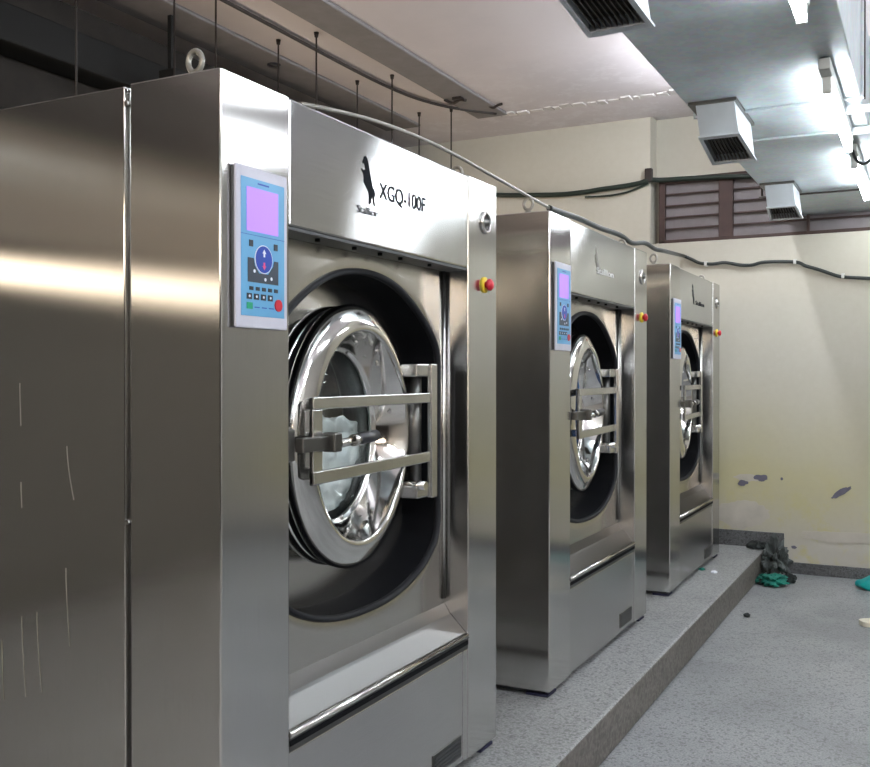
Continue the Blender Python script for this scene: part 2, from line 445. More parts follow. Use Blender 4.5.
# ------------------------------------------------------------------ washing machine
T = Matrix
def make_machine():
    root = empty('washing_machine', (0, 0, 0), '', 'washing machine')
    # front columns
    bm = bmesh.new(); box(bm, -.268, 0, 0, .254, .025, H)
    for f in bm.faces:
        if abs(f.normal.y) > .9 or True:
            c = f.calc_center_median()
            f.material_index = 1 if c.y < .001 else 0
    new_obj('left_column', bm, ['steel_front', 'steel_side'], root, bevel=.004)
    bm = bmesh.new(); box(bm, -.268, 0, 1.277, W, .025, H)
    for f in bm.faces:
        c = f.calc_center_median(); f.material_index = 1 if c.y < 1.278 else 0
    new_obj('right_column', bm, ['steel_front', 'steel_lower'], root, bevel=.004)
    # rear housing, open towards the front
    bm = bmesh.new()
    box(bm, -1.22, -.284, 0, .012, .025, H - .004); box(bm, -1.22, -.284, W - .012, W, .025, H - .004)
    box(bm, -1.22, -.284, .012, W - .012, H - .02, H - .004); box(bm, -1.22, -.284, .012, W - .012, .025, .04)
    box(bm, -1.22, -1.20, .012, W - .012, .04, H - .02)
    new_obj('rear_housing', bm, 'steel_side', root, bevel=.003)
    bm = bmesh.new(); box(bm, -.29, -.262, .012, .03, .03, H - .02); box(bm, -.29, -.262, W - .03, W - .012, .03, H - .02)
    box(bm, -.29, -.262, .03, W - .03, H - .03, H - .015)
    new_obj('seam_channel', bm, 'dull_steel', root)
    for z in (H - .045, .98):
        bm = bmesh.new(); tube(bm, [(-.276, -.004, z), (-.276, .02, z)], .006, 8)
        new_obj('seam_screw', bm, 'satin', root)
    # header
    bm = bmesh.new(); box(bm, -.09, -.002, .257, 1.274, 1.686, H - .002)
    o = new_obj('header_panel', bm, 'steel_header', root, bevel=.006)
    bm = bmesh.new(); box(bm, -.268, -.085, .254, 1.277, 1.75, H - .004)
    new_obj('top_plate', bm, 'steel_side', root)
    bm = bmesh.new(); box(bm, -.088, -.004, .257, 1.274, 1.678, 1.686)
    new_obj('header_underside', bm, 'dark_trim', root)
    for y in (.42, .60, .74, .86, 1.05):
        bm = bmesh.new(); tube(bm, [(-.03, y, 1.678), (-.03, y, 1.670)], .007, 8)
        new_obj('screw', bm, 'black_rubber', root)
    # recessed panel with the door opening
    cy, cz = .757, 1.13
    q = [(0, .492), (.11, .482), (.208, .455), (.30, .41), (.372, .362), (.432, .31), (.463, .245)]
    right = q + [(.463, .12), (.463, -.05), (.463, -.22), (.463, -.30), (.440, -.36), (.37, -.415), (.29, -.450), (.208, -.473), (.11, -.488)]
    left = [(-a, b) for a, b in reversed(right[1:])]
    outl = [(p.x, p.y) for p in catmull([(a, b, 0) for a, b in right + [(0, -.492)] + left], 5, True)]
    def ring_at(bm, x, s=1.0, off=0):
        vs = []
        for a, b in outl:
            l = math.hypot(a, b); k = (l + off) / l * s
            vs.append(bm.verts.new((x, cy + a * k, cz + b * k)))
        return vs
    bm = bmesh.new()
    y0, y1, z0, z1 = .24, 1.29, .52, 1.70
    N = len(outl)
    # flared rim: the sheet rolls inwards around the opening
    r0 = ring_at(bm, -.094, 1, .0); r1 = ring_at(bm, -.088, 1, .012); r2 = ring_at(bm, -.09, 1, .05)
    rect = []
    for a, b in outl:
        t = min((y1 - cy) / a if a > 1e-6 else ((y0 - cy) / a if a < -1e-6 else 1e9), (z1 - cz) / b if b > 1e-6 else ((z0 - cz) / b if b < -1e-6 else 1e9))
        rect.append(bm.verts.new((-.09, cy + a * t, cz + b * t)))
    for A, B in ((r0, r1), (r1, r2), (r2, rect)):
        for k in range(N):
            f = bm.faces.new((A[k], A[(k + 1) % N], B[(k + 1) % N], B[k])); f.smooth = B is not rect
    # corner fillers
    for (yc, zc) in ((y1, z1), (y0, z1), (y0, z0), (y1, z0)):
        best = None
        for k in range(N):
            a, b = rect[k].co, rect[(k + 1) % N].co
            if (abs(a.y - yc) < 1e-5 or abs(b.y - yc) < 1e-5) and (abs(a.z - zc) < 1e-5 or abs(b.z - zc) < 1e-5) and not (abs(a.y - b.y) < 1e-6 or abs(a.z - b.z) < 1e-6):
                best = k
        if best is not None:
            c = bm.verts.new((-.09, yc, zc)); bm.faces.new((rect[best], rect[(best + 1) % N], c))
    new_obj('front_panel', bm, 'steel_panel', root)
    # rubber edging round the opening
    bm = bmesh.new(); prof = [(-.088, -.004), (-.078, .002), (-.082, .012), (-.092, .014), (-.10, .006), (-.10, -.004)]
    rings = [ring_at(bm, x, 1, off) for x, off in prof]
    for A, B in zip(rings, rings[1:] + rings[:1]):
        for k in range(N):
            f = bm.faces.new((A[k], A[(k + 1) % N], B[(k + 1) % N], B[k])); f.smooth = True
    new_obj('opening_gasket', bm, 'gasket', root)
    # dark reveal
    bm = bmesh.new()
    A = ring_at(bm, -.095, 1, -.001); B = ring_at(bm, -.12, 1, -.006); C_ = ring_at(bm, -.222, 1, -.012)
    for a_, b_ in ((A, B), (B, C_)):
        for k in range(N):
            f = bm.faces.new((a_[k], a_[(k + 1) % N], b_[(k + 1) % N], b_[k])); f.smooth = True
    new_obj('opening_reveal', bm, 'black_rubber', root)
    # back plate of the reveal
    dy, dz = .71, 1.15
    bm = bmesh.new(); A = ring_at(bm, -.22, 1, -.005); B = []
    for a, b in outl:
        an = math.atan2(b + cz - dz, a + cy - dy); B.append(bm.verts.new((-.215, dy + .35 * math.cos(an), dz + .35 * math.sin(an))))
    C2 = [bm.verts.new((-.26, dy + (v.co.y - dy) * .97, dz + (v.co.z - dz) * .97)) for v in B]
    for a_, b_ in ((A, B), (B, C2)):
        for k in range(N):
            bm.faces.new((a_[k], a_[(k + 1) % N], b_[(k + 1) % N], b_[k]))
    new_obj('back_plate', bm, 'steel_panel', root)
    # drum
    bm = bmesh.new(); mt = T.Translation((0, dy, dz))
    lathe(bm, [(-.24, .345), (-.245, .33), (-.34, .33), (-.36, .345), (-.38, .46), (-.40, .48), (-1.10, .48), (-1.13, .44), (-1.14, 0)], 64, mt)
    new_obj('drum', bm, 'dark_void', root)
    # round strip at the right of the panel
    bm = bmesh.new(); tube(bm, [(-.088, 1.262, .565), (-.088, 1.262, 1.678)], .010, 12)
    new_obj('corner_bead', bm, 'steel_panel', root)
    # sloping ledge and bullnose
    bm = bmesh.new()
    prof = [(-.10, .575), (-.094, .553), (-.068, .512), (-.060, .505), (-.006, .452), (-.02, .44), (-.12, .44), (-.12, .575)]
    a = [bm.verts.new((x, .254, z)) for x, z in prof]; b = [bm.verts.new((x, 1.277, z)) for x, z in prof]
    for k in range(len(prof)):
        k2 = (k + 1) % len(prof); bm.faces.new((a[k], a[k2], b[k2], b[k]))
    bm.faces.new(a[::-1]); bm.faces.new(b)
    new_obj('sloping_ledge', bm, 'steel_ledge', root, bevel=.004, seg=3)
    bm = bmesh.new(); tube(bm, [(-.004, .256, .443), (-.004, 1.275, .443)], .0095, 12)
    new_obj('bullnose_edge', bm, 'chrome', root)
    bm = bmesh.new(); box(bm, -.03, -.001, .256, 1.275, .402, .434)
    new_obj('shadow_gap_strip', bm, 'dull_steel', root)
    bm = bmesh.new(); box(bm, -.03, .001, .256, 1.275, .416, .430)
    new_obj('rubber_strip', bm, 'black_rubber', root)
    # lower panel
    o = new_obj('lower_panel', BX(-.03, -.004, .257, 1.240, .03, .40), 'steel_lower', root, bevel=.003)
    new_obj('lower_panel_edge', BX(-.03, -.003, 1.244, 1.276, .03, .40), 'steel_lower', root, bevel=.003)
    gr = new_obj('vent_grille', BX(-.006, -.001, 1.02, 1.225, .055, .125), 'dull_steel', root)
    bm = bmesh.new()
    for k in range(5): box(bm, -.002, .002, 1.03, 1.215, .062 + k * .012, .068 + k * .012)
    new_obj('slats', bm, 'dark_trim', gr)
    # base and feet
    new_obj('base_frame', BX(-1.16, -.03, .03, W - .03, .008, .03), 'dark_trim', root)
    for (x, y) in ((-.06, .06), (-.06, W - .06), (-1.12, .06), (-1.12, W - .06)):
        new_obj('foot', BX(x - .05, x + .05, y - .05, y + .05, 0, .012), 'blue_skid', root, bevel=.003)
    # lifting eyes
    for (x, y) in ((-.115, .05), (-.115, W - .09), (-1.1, .08), (-1.1, W - .09)):
        bm = bmesh.new(); c = Vector((x, y, H + .042))
        pts = [c + Vector((.020 * math.cos(a), 0, .024 * math.sin(a))) for a in [2 * PI * k / 24 for k in range(25)]]
        tube(bm, pts, .0068, 10, cap=False)
        tube(bm, [(x, y, H - .002), (x, y, H + .016)], [.015, .011], 12)
        new_obj('lifting_eye', bm, 'conduit', root)
    # ---- door, standing very slightly open
    al = .10
    D = T.Translation((-.062, dy, dz)) @ T.Rotation(al, 4, 'Z')
    leaf = bpy.data.objects.new('door', None); COL.objects.link(leaf); leaf.parent = root
    R0, R1, R2 = .378, .301, .246
    bm = bmesh.new()
    lathe(bm, [(-.062, .345), (-.060, .372), (-.050, R0), (-.030, R0 + .002), (-.018, R0 - .005), (-.010, R0 - .018), (-.003, .335), (.003, .315), (.002, R1 + .002), (-.004, R1 - .002),
               (-.085, R2 + .012), (-.092, R2 + .010), (-.094, R2), (-.100, R2 - .002), (-.112, R2 + .004), (-.112, .27), (-.062, .30)], 112, D, close=True)
    new_obj('door_ring', bm, 'chrome', leaf)
    bm = bmesh.new(); lathe(bm, [(-.075, .345), (-.075, R0 - .008), (-.060, R0 - .008), (-.060, .345)], 96, D, close=True)
    new_obj('door_gasket', bm, 'black_rubber', leaf)
    bm = bmesh.new(); lathe(bm, [(-.115, .28), (-.115, R0 - .012), (-.108, R0 - .004), (-.082, R0 - .004), (-.075, R0 - .010), (-.075, .28)], 96, D, close=True)
    new_obj('rear_ring', bm, 'chrome', leaf)
    bm = bmesh.new(); lathe(bm, [(-.104, 0), (-.104, .12), (-.104, R2 - .001), (-.110, R2 - .001), (-.110, 0)], 64, D)
    new_obj('door_glass', bm, 'glass', leaf)
    for k in range(10):
        a = 2 * PI * (k + .35) / 10; r = .272
        bm = bmesh.new()
        c = Vector((-.043, r * math.cos(a), r * math.sin(a)))
        inward = Vector((.55, -math.cos(a) * .83, -math.sin(a) * .83))
        tube(bm, [D @ (c - inward * .006), D @ (c + inward * .006)], .006, 8)
        new_obj('bolt', bm, 'satin', leaf)
    # ---- swinging yoke with two flat bars, hinge and latch handle
    yk = bpy.data.objects.new('door_yoke', None); COL.objects.link(yk); yk.parent = root
    ya, yb = .338, 1.115; xa, xb = 0.000, -.060
    def yx(y): return xa + (xb - xa) * (y - ya) / (yb - ya)
    def slant(bm, y0, y1, z0, z1, t, dx=0):
        vs = box(bm, 0, t, y0, y1, z0, z1)
        for v_ in vs: v_.co.x += yx(v_.co.y) + dx
    bm = bmesh.new(); slant(bm, ya, yb, 1.236, 1.268, .014)
    new_obj('bar', bm, 'satin', yk, bevel=.003)
    bm = bmesh.new(); slant(bm, ya, yb, 1.046, 1.080, .014)
    new_obj('bar', bm, 'satin', yk, bevel=.003)
    bm = bmesh.new(); slant(bm, ya, .388, 1.044, 1.236, .012); 
    new_obj('end_plate', bm, 'satin', yk, bevel=.003)
    bm = bmesh.new(); slant(bm, yb - .03, yb + .018, .928, 1.362, .018)
    new_obj('hinge_plate', bm, 'satin', yk, bevel=.004)
    bm = bmesh.new(); tube(bm, [(-.095, yb - .045, .95), (-.095, yb - .045, 1.35)], .022, 16)
    new_obj('hinge_post', bm, 'dull_steel', yk)
    for z in (1.335, .95):
        new_obj('hinge_block', BX(-.16, -.048, yb - .115, yb - .028, z - .016, z + .026), 'satin', yk, bevel=.005)
    bm = bmesh.new()
    tube(bm, [(-.12, yb - .09, .975), (-.03, yb - .09, .975)], .014, 14)
    new_obj('hinge_bolt', bm, 'chrome', yk)
    new_obj('bracket', BX(-.218, -.10, yb - .06, yb - .025, .93, 1.36), 'dull_steel', yk, bevel=.004)
    # handle
    hd = bpy.data.objects.new('latch_handle', None); COL.objects.link(hd); hd.parent = root
    new_obj('latch_arm', BX(-.004, .022, .282, .40, 1.132, 1.168), 'dull_steel', hd, bevel=.003)
    new_obj('latch_block', BX(-.002, .040, .396, .432, 1.126, 1.176), 'dull_steel', hd, bevel=.005)
    new_obj('latch_bracket', BX(-.09, -.004, .256, .285, 1.11, 1.19), 'dull_steel', hd, bevel=.004)
    bm = bmesh.new(); tube(bm, [(.03, .43, 1.146), (.03, .50, 1.151)], .0115, 14)
    tube(bm, [(.03, .498, 1.151), (.03, .520, 1.1525)], .0165, 16)
    new_obj('threaded_shaft', bm, 'chrome', hd)
    bm = bmesh.new(); tube(bm, [(.03, .520, 1.1525), (.03, .535, 1.1535), (.03, .615, 1.158), (.03, .622, 1.158)], [.013, .017, .016, .008], 16)
    new_obj('hand_grip', bm, 'black_plastic', hd)
    # ---- emergency stop and lock on the right column
    es = bpy.data.objects.new('emergency_stop', None); COL.objects.link(es); es.parent = root
    E_ = T.Translation((0, 1.405, 1.640))
    bm = bmesh.new(); lathe(bm, [(-.002, 0), (-.002, .027), (.005, .028), (.007, .025), (.007, 0)], 32, E_); new_obj('yellow_disc', bm, 'yellow_plate', es)
    bm = bmesh.new(); lathe(bm, [(.006, .012), (.014, .012), (.016, .020), (.025, .021), (.031, .014), (.033, 0)], 24, E_); new_obj('red_mushroom_button', bm, 'red_button', es)
    lk = bpy.data.objects.new('door_lock', None); COL.objects.link(lk); lk.parent = root
    E_ = T.Translation((0, 1.412, 1.858))
    bm = bmesh.new(); lathe(bm, [(-.002, .040), (.006, .040), (.010, .036), (.010, .030), (.005, .028), (-.002, .028)], 36, E_, close=True); new_obj('lock_rim', bm, 'chrome', lk)
    bm = bmesh.new(); lathe(bm, [(-.001, .028), (.003, .028), (.004, .014), (.016, .012), (.017, 0)], 28, E_); new_obj('lock_barrel', bm, 'dull_steel', lk)
    # ---- control panel
    cp = bpy.data.objects.new('control_panel', None); COL.objects.link(cp); cp.parent = root
    Y0, Y1, Zb, Zt = .036, .229, 1.430, 1.797
    new_obj('panel_housing', BX(-.002, .0065, Y0 + .004, Y1 - .004, Zb + .004, Zt - .004), 'dark_trim', cp)
    new_obj('panel_frame', BX(.0055, .0125, Y0, Y1, Zb, Zt), 'white_frame', cp, bevel=.003)
    def U(u): return Y0 + (Y1 - Y0) * u
    def V(v): return Zt - (Zt - Zb) * v
    def flat(name, u0, u1, v0, v1, m, x=.0140, par=cp, t=.001):
        return new_obj(name, BX(x - .002, x, U(u0), U(u1), V(v1), V(v0)), m, par)
    flat('membrane', .09, .93, .072, .925, 'blue_membrane', .0137)
    flat('divider_line', .09, .93, .421, .424, 'blue_button', .0141)
    flat('screen', .19, .80, .128, .400, 'screen', .0147)
    ft = bpy.data.curves.new('t', 'FONT')
    flat('maker_strip', .40, .62, .092, .102, 'blue_button', .0141)
    # keypad block with arrow circle
    bm = bmesh.new(); poly = [(.21, .565), (.32, .565), (.34, .61), (.42, .655), (.60, .655), (.70, .60), (.72, .565), (.80, .565), (.80, .715), (.21, .715)]
    a = [bm.verts.new((.0147, U(u), V(v))) for u, v in poly]; b = [bm.verts.new((.0130, U(u), V(v))) for u, v in poly]
    bm.faces.new(a); 
    for k in range(len(a)): bm.faces.new((a[k], a[(k + 1) % len(a)], b[(k + 1) % len(a)], b[k]))
    kp = new_obj('keypad', bm, 'keypad', cp)
    def disc(name, u, v, r, m, x=.0155, par=cp, ry=1):
        bm = bmesh.new(); c = Vector((x, U(u), V(v)))
        a = [bm.verts.new(c + Vector((0, r * math.cos(2 * PI * k / 28), r * ry * math.sin(2 * PI * k / 28)))) for k in range(28)]
        b = [bm.verts.new(q_.co + Vector((-.003, 0, 0))) for q_ in a]
        bm.faces.new(a)
        for k in range(28): bm.faces.new((a[k], a[(k + 1) % 28], b[(k + 1) % 28], b[k]))
        return new_obj(name, bm, m, par)
    disc('arrow_pad_rim', .51, .565, .033, 'icon_light', .0151)
    ap = disc('arrow_pad', .51, .565, .031, 'blue_button', .0157)
    def tri(name, u, v, s, d, m, par):
        bm = bmesh.new(); vs = [bm.verts.new((.0163, U(u) + s * a_, V(v) + s * b_ * d)) for a_, b_ in ((-.8, -.1), (0, 1), (.8, -.1), (.35, -.1), (.35, -1), (-.35, -1), (-.35, -.1))]
        bm.faces.new((vs[0], vs[1], vs[2], vs[3], vs[6])); bm.faces.new((vs[3], vs[4], vs[5], vs[6]))
        return new_obj(name, bm, m, par)
    tri('up_arrow', .51, .525, .009, 1, 'icon_light', ap); tri('down_arrow', .51, .608, .009, -1, 'pink_mark', ap)
    for u, v in ((.33, .645), (.54, .69), (.66, .68)): disc('key_mark', u, v, .004, 'icon_light', .0151, kp)
    for u in (.27, .75): flat('mode_key', u - .035, u + .035, .455, .495, 'icon', .0151)
    for k in range(5): flat('small_key', .24 + k * .12, .31 + k * .12, .742, .765, 'icon', .0151)
    for k in range(4):
        o = flat('square_key', .19 + k * .135, .28 + k * .135, .785, .822, 'icon', .0151)
        disc('key_mark', .235 + k * .135, .803, .003, 'icon_light', .0157, o)
    flat('start_key', .19, .295, .842, .882, 'green_button', .0151)
    disc('stop_key', .80, .845, .014, 'red_button', .0165)
    for k in range(3): flat('legend_line', .34 + k * .14, .43 + k * .14, .866, .872, 'blue_button', .0145)
    # ---- badge: small rearing horse with the lettering under it
    bd = new_obj('horse_emblem', horse_bm(), 'ink', root)
    return root

def horse_bm():
    """slim silhouette of a rearing horse, seen from the side, ~0.12 m tall"""
    pts = [(.020, .128), (.027, .132), (.036, .127), (.044, .114), (.048, .098), (.050, .084), (.055, .072), (.062, .060), (.068, .050), (.076, .046), (.080, .034), (.079, .026),
           (.073, .034), (.074, .022), (.076, .008), (.082, .001), (.073, .0), (.068, .012), (.066, .026), (.061, .020), (.056, .006), (.046, .001), (.049, .008), (.054, .020), (.055, .034),
           (.048, .044), (.042, .056), (.034, .064), (.030, .058), (.020, .056), (.012, .062), (.018, .064), (.025, .072), (.026, .080), (.018, .080), (.008, .088), (.006, .096), (.016, .090),
           (.028, .094), (.030, .106), (.022, .110), (.014, .108), (.012, .114), (.018, .122)]
    bm = bmesh.new()
    a = [bm.verts.new((-.0012, .585 + y, 1.797 + z)) for y, z in pts]
    b = [bm.verts.new((-.002, .585 + y, 1.797 + z)) for y, z in pts]
    f = bm.faces.new(a)
    for k in range(len(a)): bm.faces.new((a[k], a[(k + 1) % len(a)], b[(k + 1) % len(a)], b[k]))
    bmesh.ops.triangulate(bm, faces=[f], ngon_method='EAR_CLIP')
    return bm

def text_part(name, s, size, y, z, m, parent, width=None, x=-.0010, ext=.0004, bold=.0005):
    cu = bpy.data.curves.new(name, 'FONT'); cu.body = s; cu.size = size; cu.extrude = ext; cu.offset = bold
    tmp = bpy.data.objects.new('tmp', cu); COL.objects.link(tmp)
    bpy.context.view_layer.update()
    me = bpy.data.meshes.new_from_object(tmp.evaluated_get(bpy.context.evaluated_depsgraph_get()))
    bpy.data.objects.remove(tmp); me.name = name
    w = max(v.co.x for v in me.vertices) - min(v.co.x for v in me.vertices)
    k = (width / w) if width else 1
    for v in me.vertices:
        a, b, c = v.co; v.co = (x + c, y + a * k, z + b)
    me.materials.clear(); me.materials.append(M[m])
    o = bpy.data.objects.new(name, me); COL.objects.link(o); o.parent = parent
    return o

first = make_machine()
second = dup_tree(first); third = dup_tree(first)
first.location = (FX, 1.672, P); second.location = (FX + .003, 3.722, P); third.location = (FX, 5.786, P)
first['label'] = 'nearest large stainless steel washing machine, XGQ-100F on its header, pale laundry in the drum'
second['label'] = 'middle stainless steel washing machine between the other two, blue laundry behind its glass'
third['label'] = 'farthest stainless steel washing machine, smallest in view, beside the cream end wall'
for r in (first, second, third): r['group'] = 'stainless washing machines in a row on the plinth'
text_part('model_lettering', 'XGQ-100F', .064, .689, 1.826, 'ink', first, .28)
text_part('name_lettering', 'Stallion', .030, .566, 1.768, 'ink', first, .115, bold=.0)
text_part('name_lettering', 'Stallion', .040, .62, 1.805, 'ink_light', second, .27)
text_part('name_lettering', 'Stallion', .040, .70, 1.800, 'ink', third, .27)
# second machine shows no dark emblem
for ch in list(second.children):
    if ch.name.startswith('horse_emblem'): ch.data = ch.data.copy(); ch.data.materials[0] = M['conduit']
    
# dribbles of dried water on the near side of the first machine
import sys
def side_pt(px, py):     # only used to lay out the runs; gives x along the side and height
    f, th, pi = 965.08, .4746, -.0063
    u, v = (px - 435) / f, (383.5 - py) / f
    fw = Vector((-math.sin(th) * math.cos(pi), math.cos(th) * math.cos(pi), math.sin(pi)))
    rt = Vector((math.cos(th), math.sin(th), 0)); d = fw + u * rt + v * rt.cross(fw)
    t = 1.672 / d.y
    return d.x * t, 1.5015 + d.z * t
for k, (x0, y0_, x1, y1_, w) in enumerate([(66, 568, 70, 646, .0035), (67, 446, 74, 500, .003), (37, 612, 42, 692, .003), (22, 616, 26, 697, .003), (20, 383, 21, 426, .0025), (21, 482, 22, 508, .004), (2, 640, 4, 700, .004)]):
    ax, az = side_pt(x0, y0_); bx_, bz = side_pt(x1, y1_)
    bm = bmesh.new(); L = []
    for i in range(9):
        t = i / 8; x = ax + (bx_ - ax) * t ** 1.6 - FX; z = az + (bz - az) * t - P; ww = w * (1.3 - t * .8)
        L.append((bm.verts.new((x - ww / 2, -.0006, z)), bm.verts.new((x, -.002, z)), bm.verts.new((x + ww / 2, -.0006, z))))
    for a, b in zip(L, L[1:]):
        bm.faces.new((a[0], a[1], b[1], b[0])); bm.faces.new((a[1], a[2], b[2], b[1]))
    new_obj('dried_drip', bm, 'drip', first)

# laundry in the drums
def laundry(name, loc, m, label, seed):
    """crumpled cloth pressed against the door glass and filling the drum mouth behind it"""
    D = Matrix.Translation((-.062, .71, 1.15)) @ Matrix.Rotation(.10, 4, 'Z')
    bm = bmesh.new(); bmesh.ops.create_icosphere(bm, subdivisions=6, radius=1)
    for v in bm.verts:
        p = v.co.copy(); p /= max(abs(p.x), abs(p.y), abs(p.z)) ** .75
        n = noise.fractal(p * 2.0 + Vector((seed, 0, 0)), 1, 2, 4) * .12 + abs(noise.noise(p * 3.4 + Vector((0, seed, 0)))) * .25 + abs(noise.noise(p * 7 + Vector((0, seed, 3)))) * .08
        p *= .86 + n
        q = Vector((-.38 + p.x * .31, p.y * .34, -.150 + p.z * .215))
        wob = .035 * abs(noise.noise(Vector((q.y * 9, q.z * 9, seed)))) + .02 * abs(noise.noise(Vector((q.y * 24, q.z * 24, seed))))
        q.x = min(q.x, -.122 - wob)
        lim = .232 if q.x > -.22 else .31
        r = math.hypot(q.y, q.z)
        if r > lim: q.y *= lim / r; q.z *= lim / r
        v.co = D @ q
    c = Vector((-.42, .71, .85))
    for v in bm.verts: v.co -= c
    o = new_obj(name, bm, m, smooth=True)
    o.location = Vector(loc) + c
    return tag(o, label, 'laundry', 'laundry in the washer drums')
laundry('laundry_bundle', (FX, 1.672, P), 'cloth_white', 'pale blue-white crumpled laundry seen through the nearest washing machine door', 1.3)
laundry('laundry_bundle', (FX, 3.722, P), 'cloth_blue', 'blue crumpled laundry seen through the middle washing machine door', 4.1)
laundry('laundry_bundle', (FX, 5.786, P), 'cloth_grey', 'grey laundry inside the farthest washing machine drum', 7.7)

# ------------------------------------------------------------------ overhead duct
dt = empty('air_duct', (-.64, 1.5, 2.75), 'large galvanised sheet metal ventilation duct hanging under the ceiling', 'duct')
DX0, DX1 = -1.0, -.28
def dpart(name, bm, m, **k):
    for v in bm.verts: v.co -= dt.location
    return new_obj(name, bm, m, dt, **k)
dpart('duct_body', BX(DX0, DX1, -4.5, YW + RD - .01, 2.75, 3.2), 'duct', bevel=.006)
for y in (-2.4, -.6, 1.1, 2.9, 4.68, 5.28, 6.98):
    bm = bmesh.new()
    box(bm, DX0 - .012, DX1 + .012, y - .012, y + .012, 2.738, 2.75); box(bm, DX0 - .012, DX0, y - .012, y + .012, 2.75, 3.2)
    box(bm, DX1, DX1 + .012, y - .012, y + .012, 2.75, 3.2)
    dpart('flange', bm, 'duct', bevel=.002)
for y in (4.76, 2.6):
    dpart('side_strap', BX(DX1, DX1 + .014, y - .022, y + .022, 2.76, 3.2), 'rod')
for y in (4.80, 5.22):
    bm = bmesh.new(); box(bm, -.385, -.235, y - .02, y + .02, 2.712, 2.738)
    dpart('support_angle', bm, 'reg_paint', bevel=.003)
# duct hangers
for k, y in enumerate((2.95, 6.9)):
    bm = bmesh.new(); tube(bm, [(DX1 + .03, y, 3.65), (DX1 + .03, y, 2.74)], .006, 6); tube(bm, [(DX0 - .03, y, 3.65), (DX0 - .03, y, 2.74)], .006, 6)
    box(bm, DX0 - .05, DX1 + .05, y - .015, y + .015, 2.728, 2.736)
    dpart('hanger', bm, 'rod')

# supply registers hanging under the duct
def register(y0, y1, label, flare=1.0, zb=2.6):
    r = empty('air_register', (-.865, (y0 + y1) / 2, zb), label, 'air vent', 'air registers under the duct')
    c = r.location
    xa, xb, ztop = -.955, -.785, 2.75
    zf = zb - .03 * flare
    bot = [(xa + .01, y0 + .05, zb), (xb + .012, y0 + .05, zb), (xb + .015, y1, zf), (xa - .015, y1, zf)]
    top = [(xa, y0, ztop - .012), (xb, y0, ztop - .012), (xb, y1 - .03, ztop - .012), (xa, y1 - .03, ztop - .012)]
    bm = bmesh.new(); B = [bm.verts.new(Vector(p) - c) for p in bot]; A = [bm.verts.new(Vector(p) - c) for p in top]
    for k in range(4): bm.faces.new((A[k], A[(k + 1) % 4], B[(k + 1) % 4], B[k]))
    bm.faces.new(A)
    o = new_obj('collar_box', bm, 'reg_paint', r)
    s = o.modifiers.new('s', 'SOLIDIFY'); s.thickness = .004
    new_obj('mounting_flange', BX(xa - .03 - c.x, xb + .012 - c.x, y0 - .015 - c.y, y1 - c.y, ztop - .014 - c.z, ztop - c.z), 'dull_steel', r)
    # grille frame follows the tilted lower rim
    fr = 1.10
    cen = sum((Vector(p) for p in bot), Vector()) / 4
    outer = [cen + (Vector(p) - cen) * 1.07 for p in bot]; inner = [cen + (Vector(p) - cen) * .88 for p in bot]
    bm = bmesh.new(); O = [bm.verts.new(p - c) for p in outer]; I = [bm.verts.new(p - c) for p in inner]
    for k in range(4): bm.faces.new((O[k], O[(k + 1) % 4], I[(k + 1) % 4], I[k]))
    o = new_obj('grille_frame', bm, 'reg_paint', r); s = o.modifiers.new('s', 'SOLIDIFY'); s.thickness = .008; s.offset = 0
    # back and slats run lengthways
    bm = bmesh.new(); bm.faces.new([bm.verts.new(p - c + Vector((0, 0, .035))) for p in inner])
    new_obj('grille_back', bm, 'grille_void', r)
    bm = bmesh.new(); n = 10
    for k in range(1, n):
        t = k / n
        a = inner[0].lerp(inner[1], t) - c; b = inner[3].lerp(inner[2], t) - c
        for s_ in (0,):
            vs = [bm.verts.new(q) for q in (a + Vector((-.001, 0, 0)), b + Vector((-.001, 0, 0)), b + Vector((-.004, 0, .02)), a + Vector((-.004, 0, .02)),
                                           a + Vector((.0015, 0, 0)), b + Vector((.0015, 0, 0)), b + Vector((-.0015, 0, .02)), a + Vector((-.0015, 0, .02)))]
            for f in ((0, 1, 2, 3), (4, 7, 6, 5), (0, 4, 5, 1), (2, 6, 7, 3), (0, 3, 7, 4), (1, 5, 6, 2)): bm.faces.new([vs[i] for i in f])
    new_obj('grille_slats', bm, 'grille', r)
    return r
register(2.42, 2.96, 'white framed air register at the top edge, nearest and largest of the three', .3)
register(4.45, 4.93, 'pale boxed air register in the middle of the three under the duct')
register(6.50, 6.88, 'small pale boxed air register farthest away, in front of the louvred window')

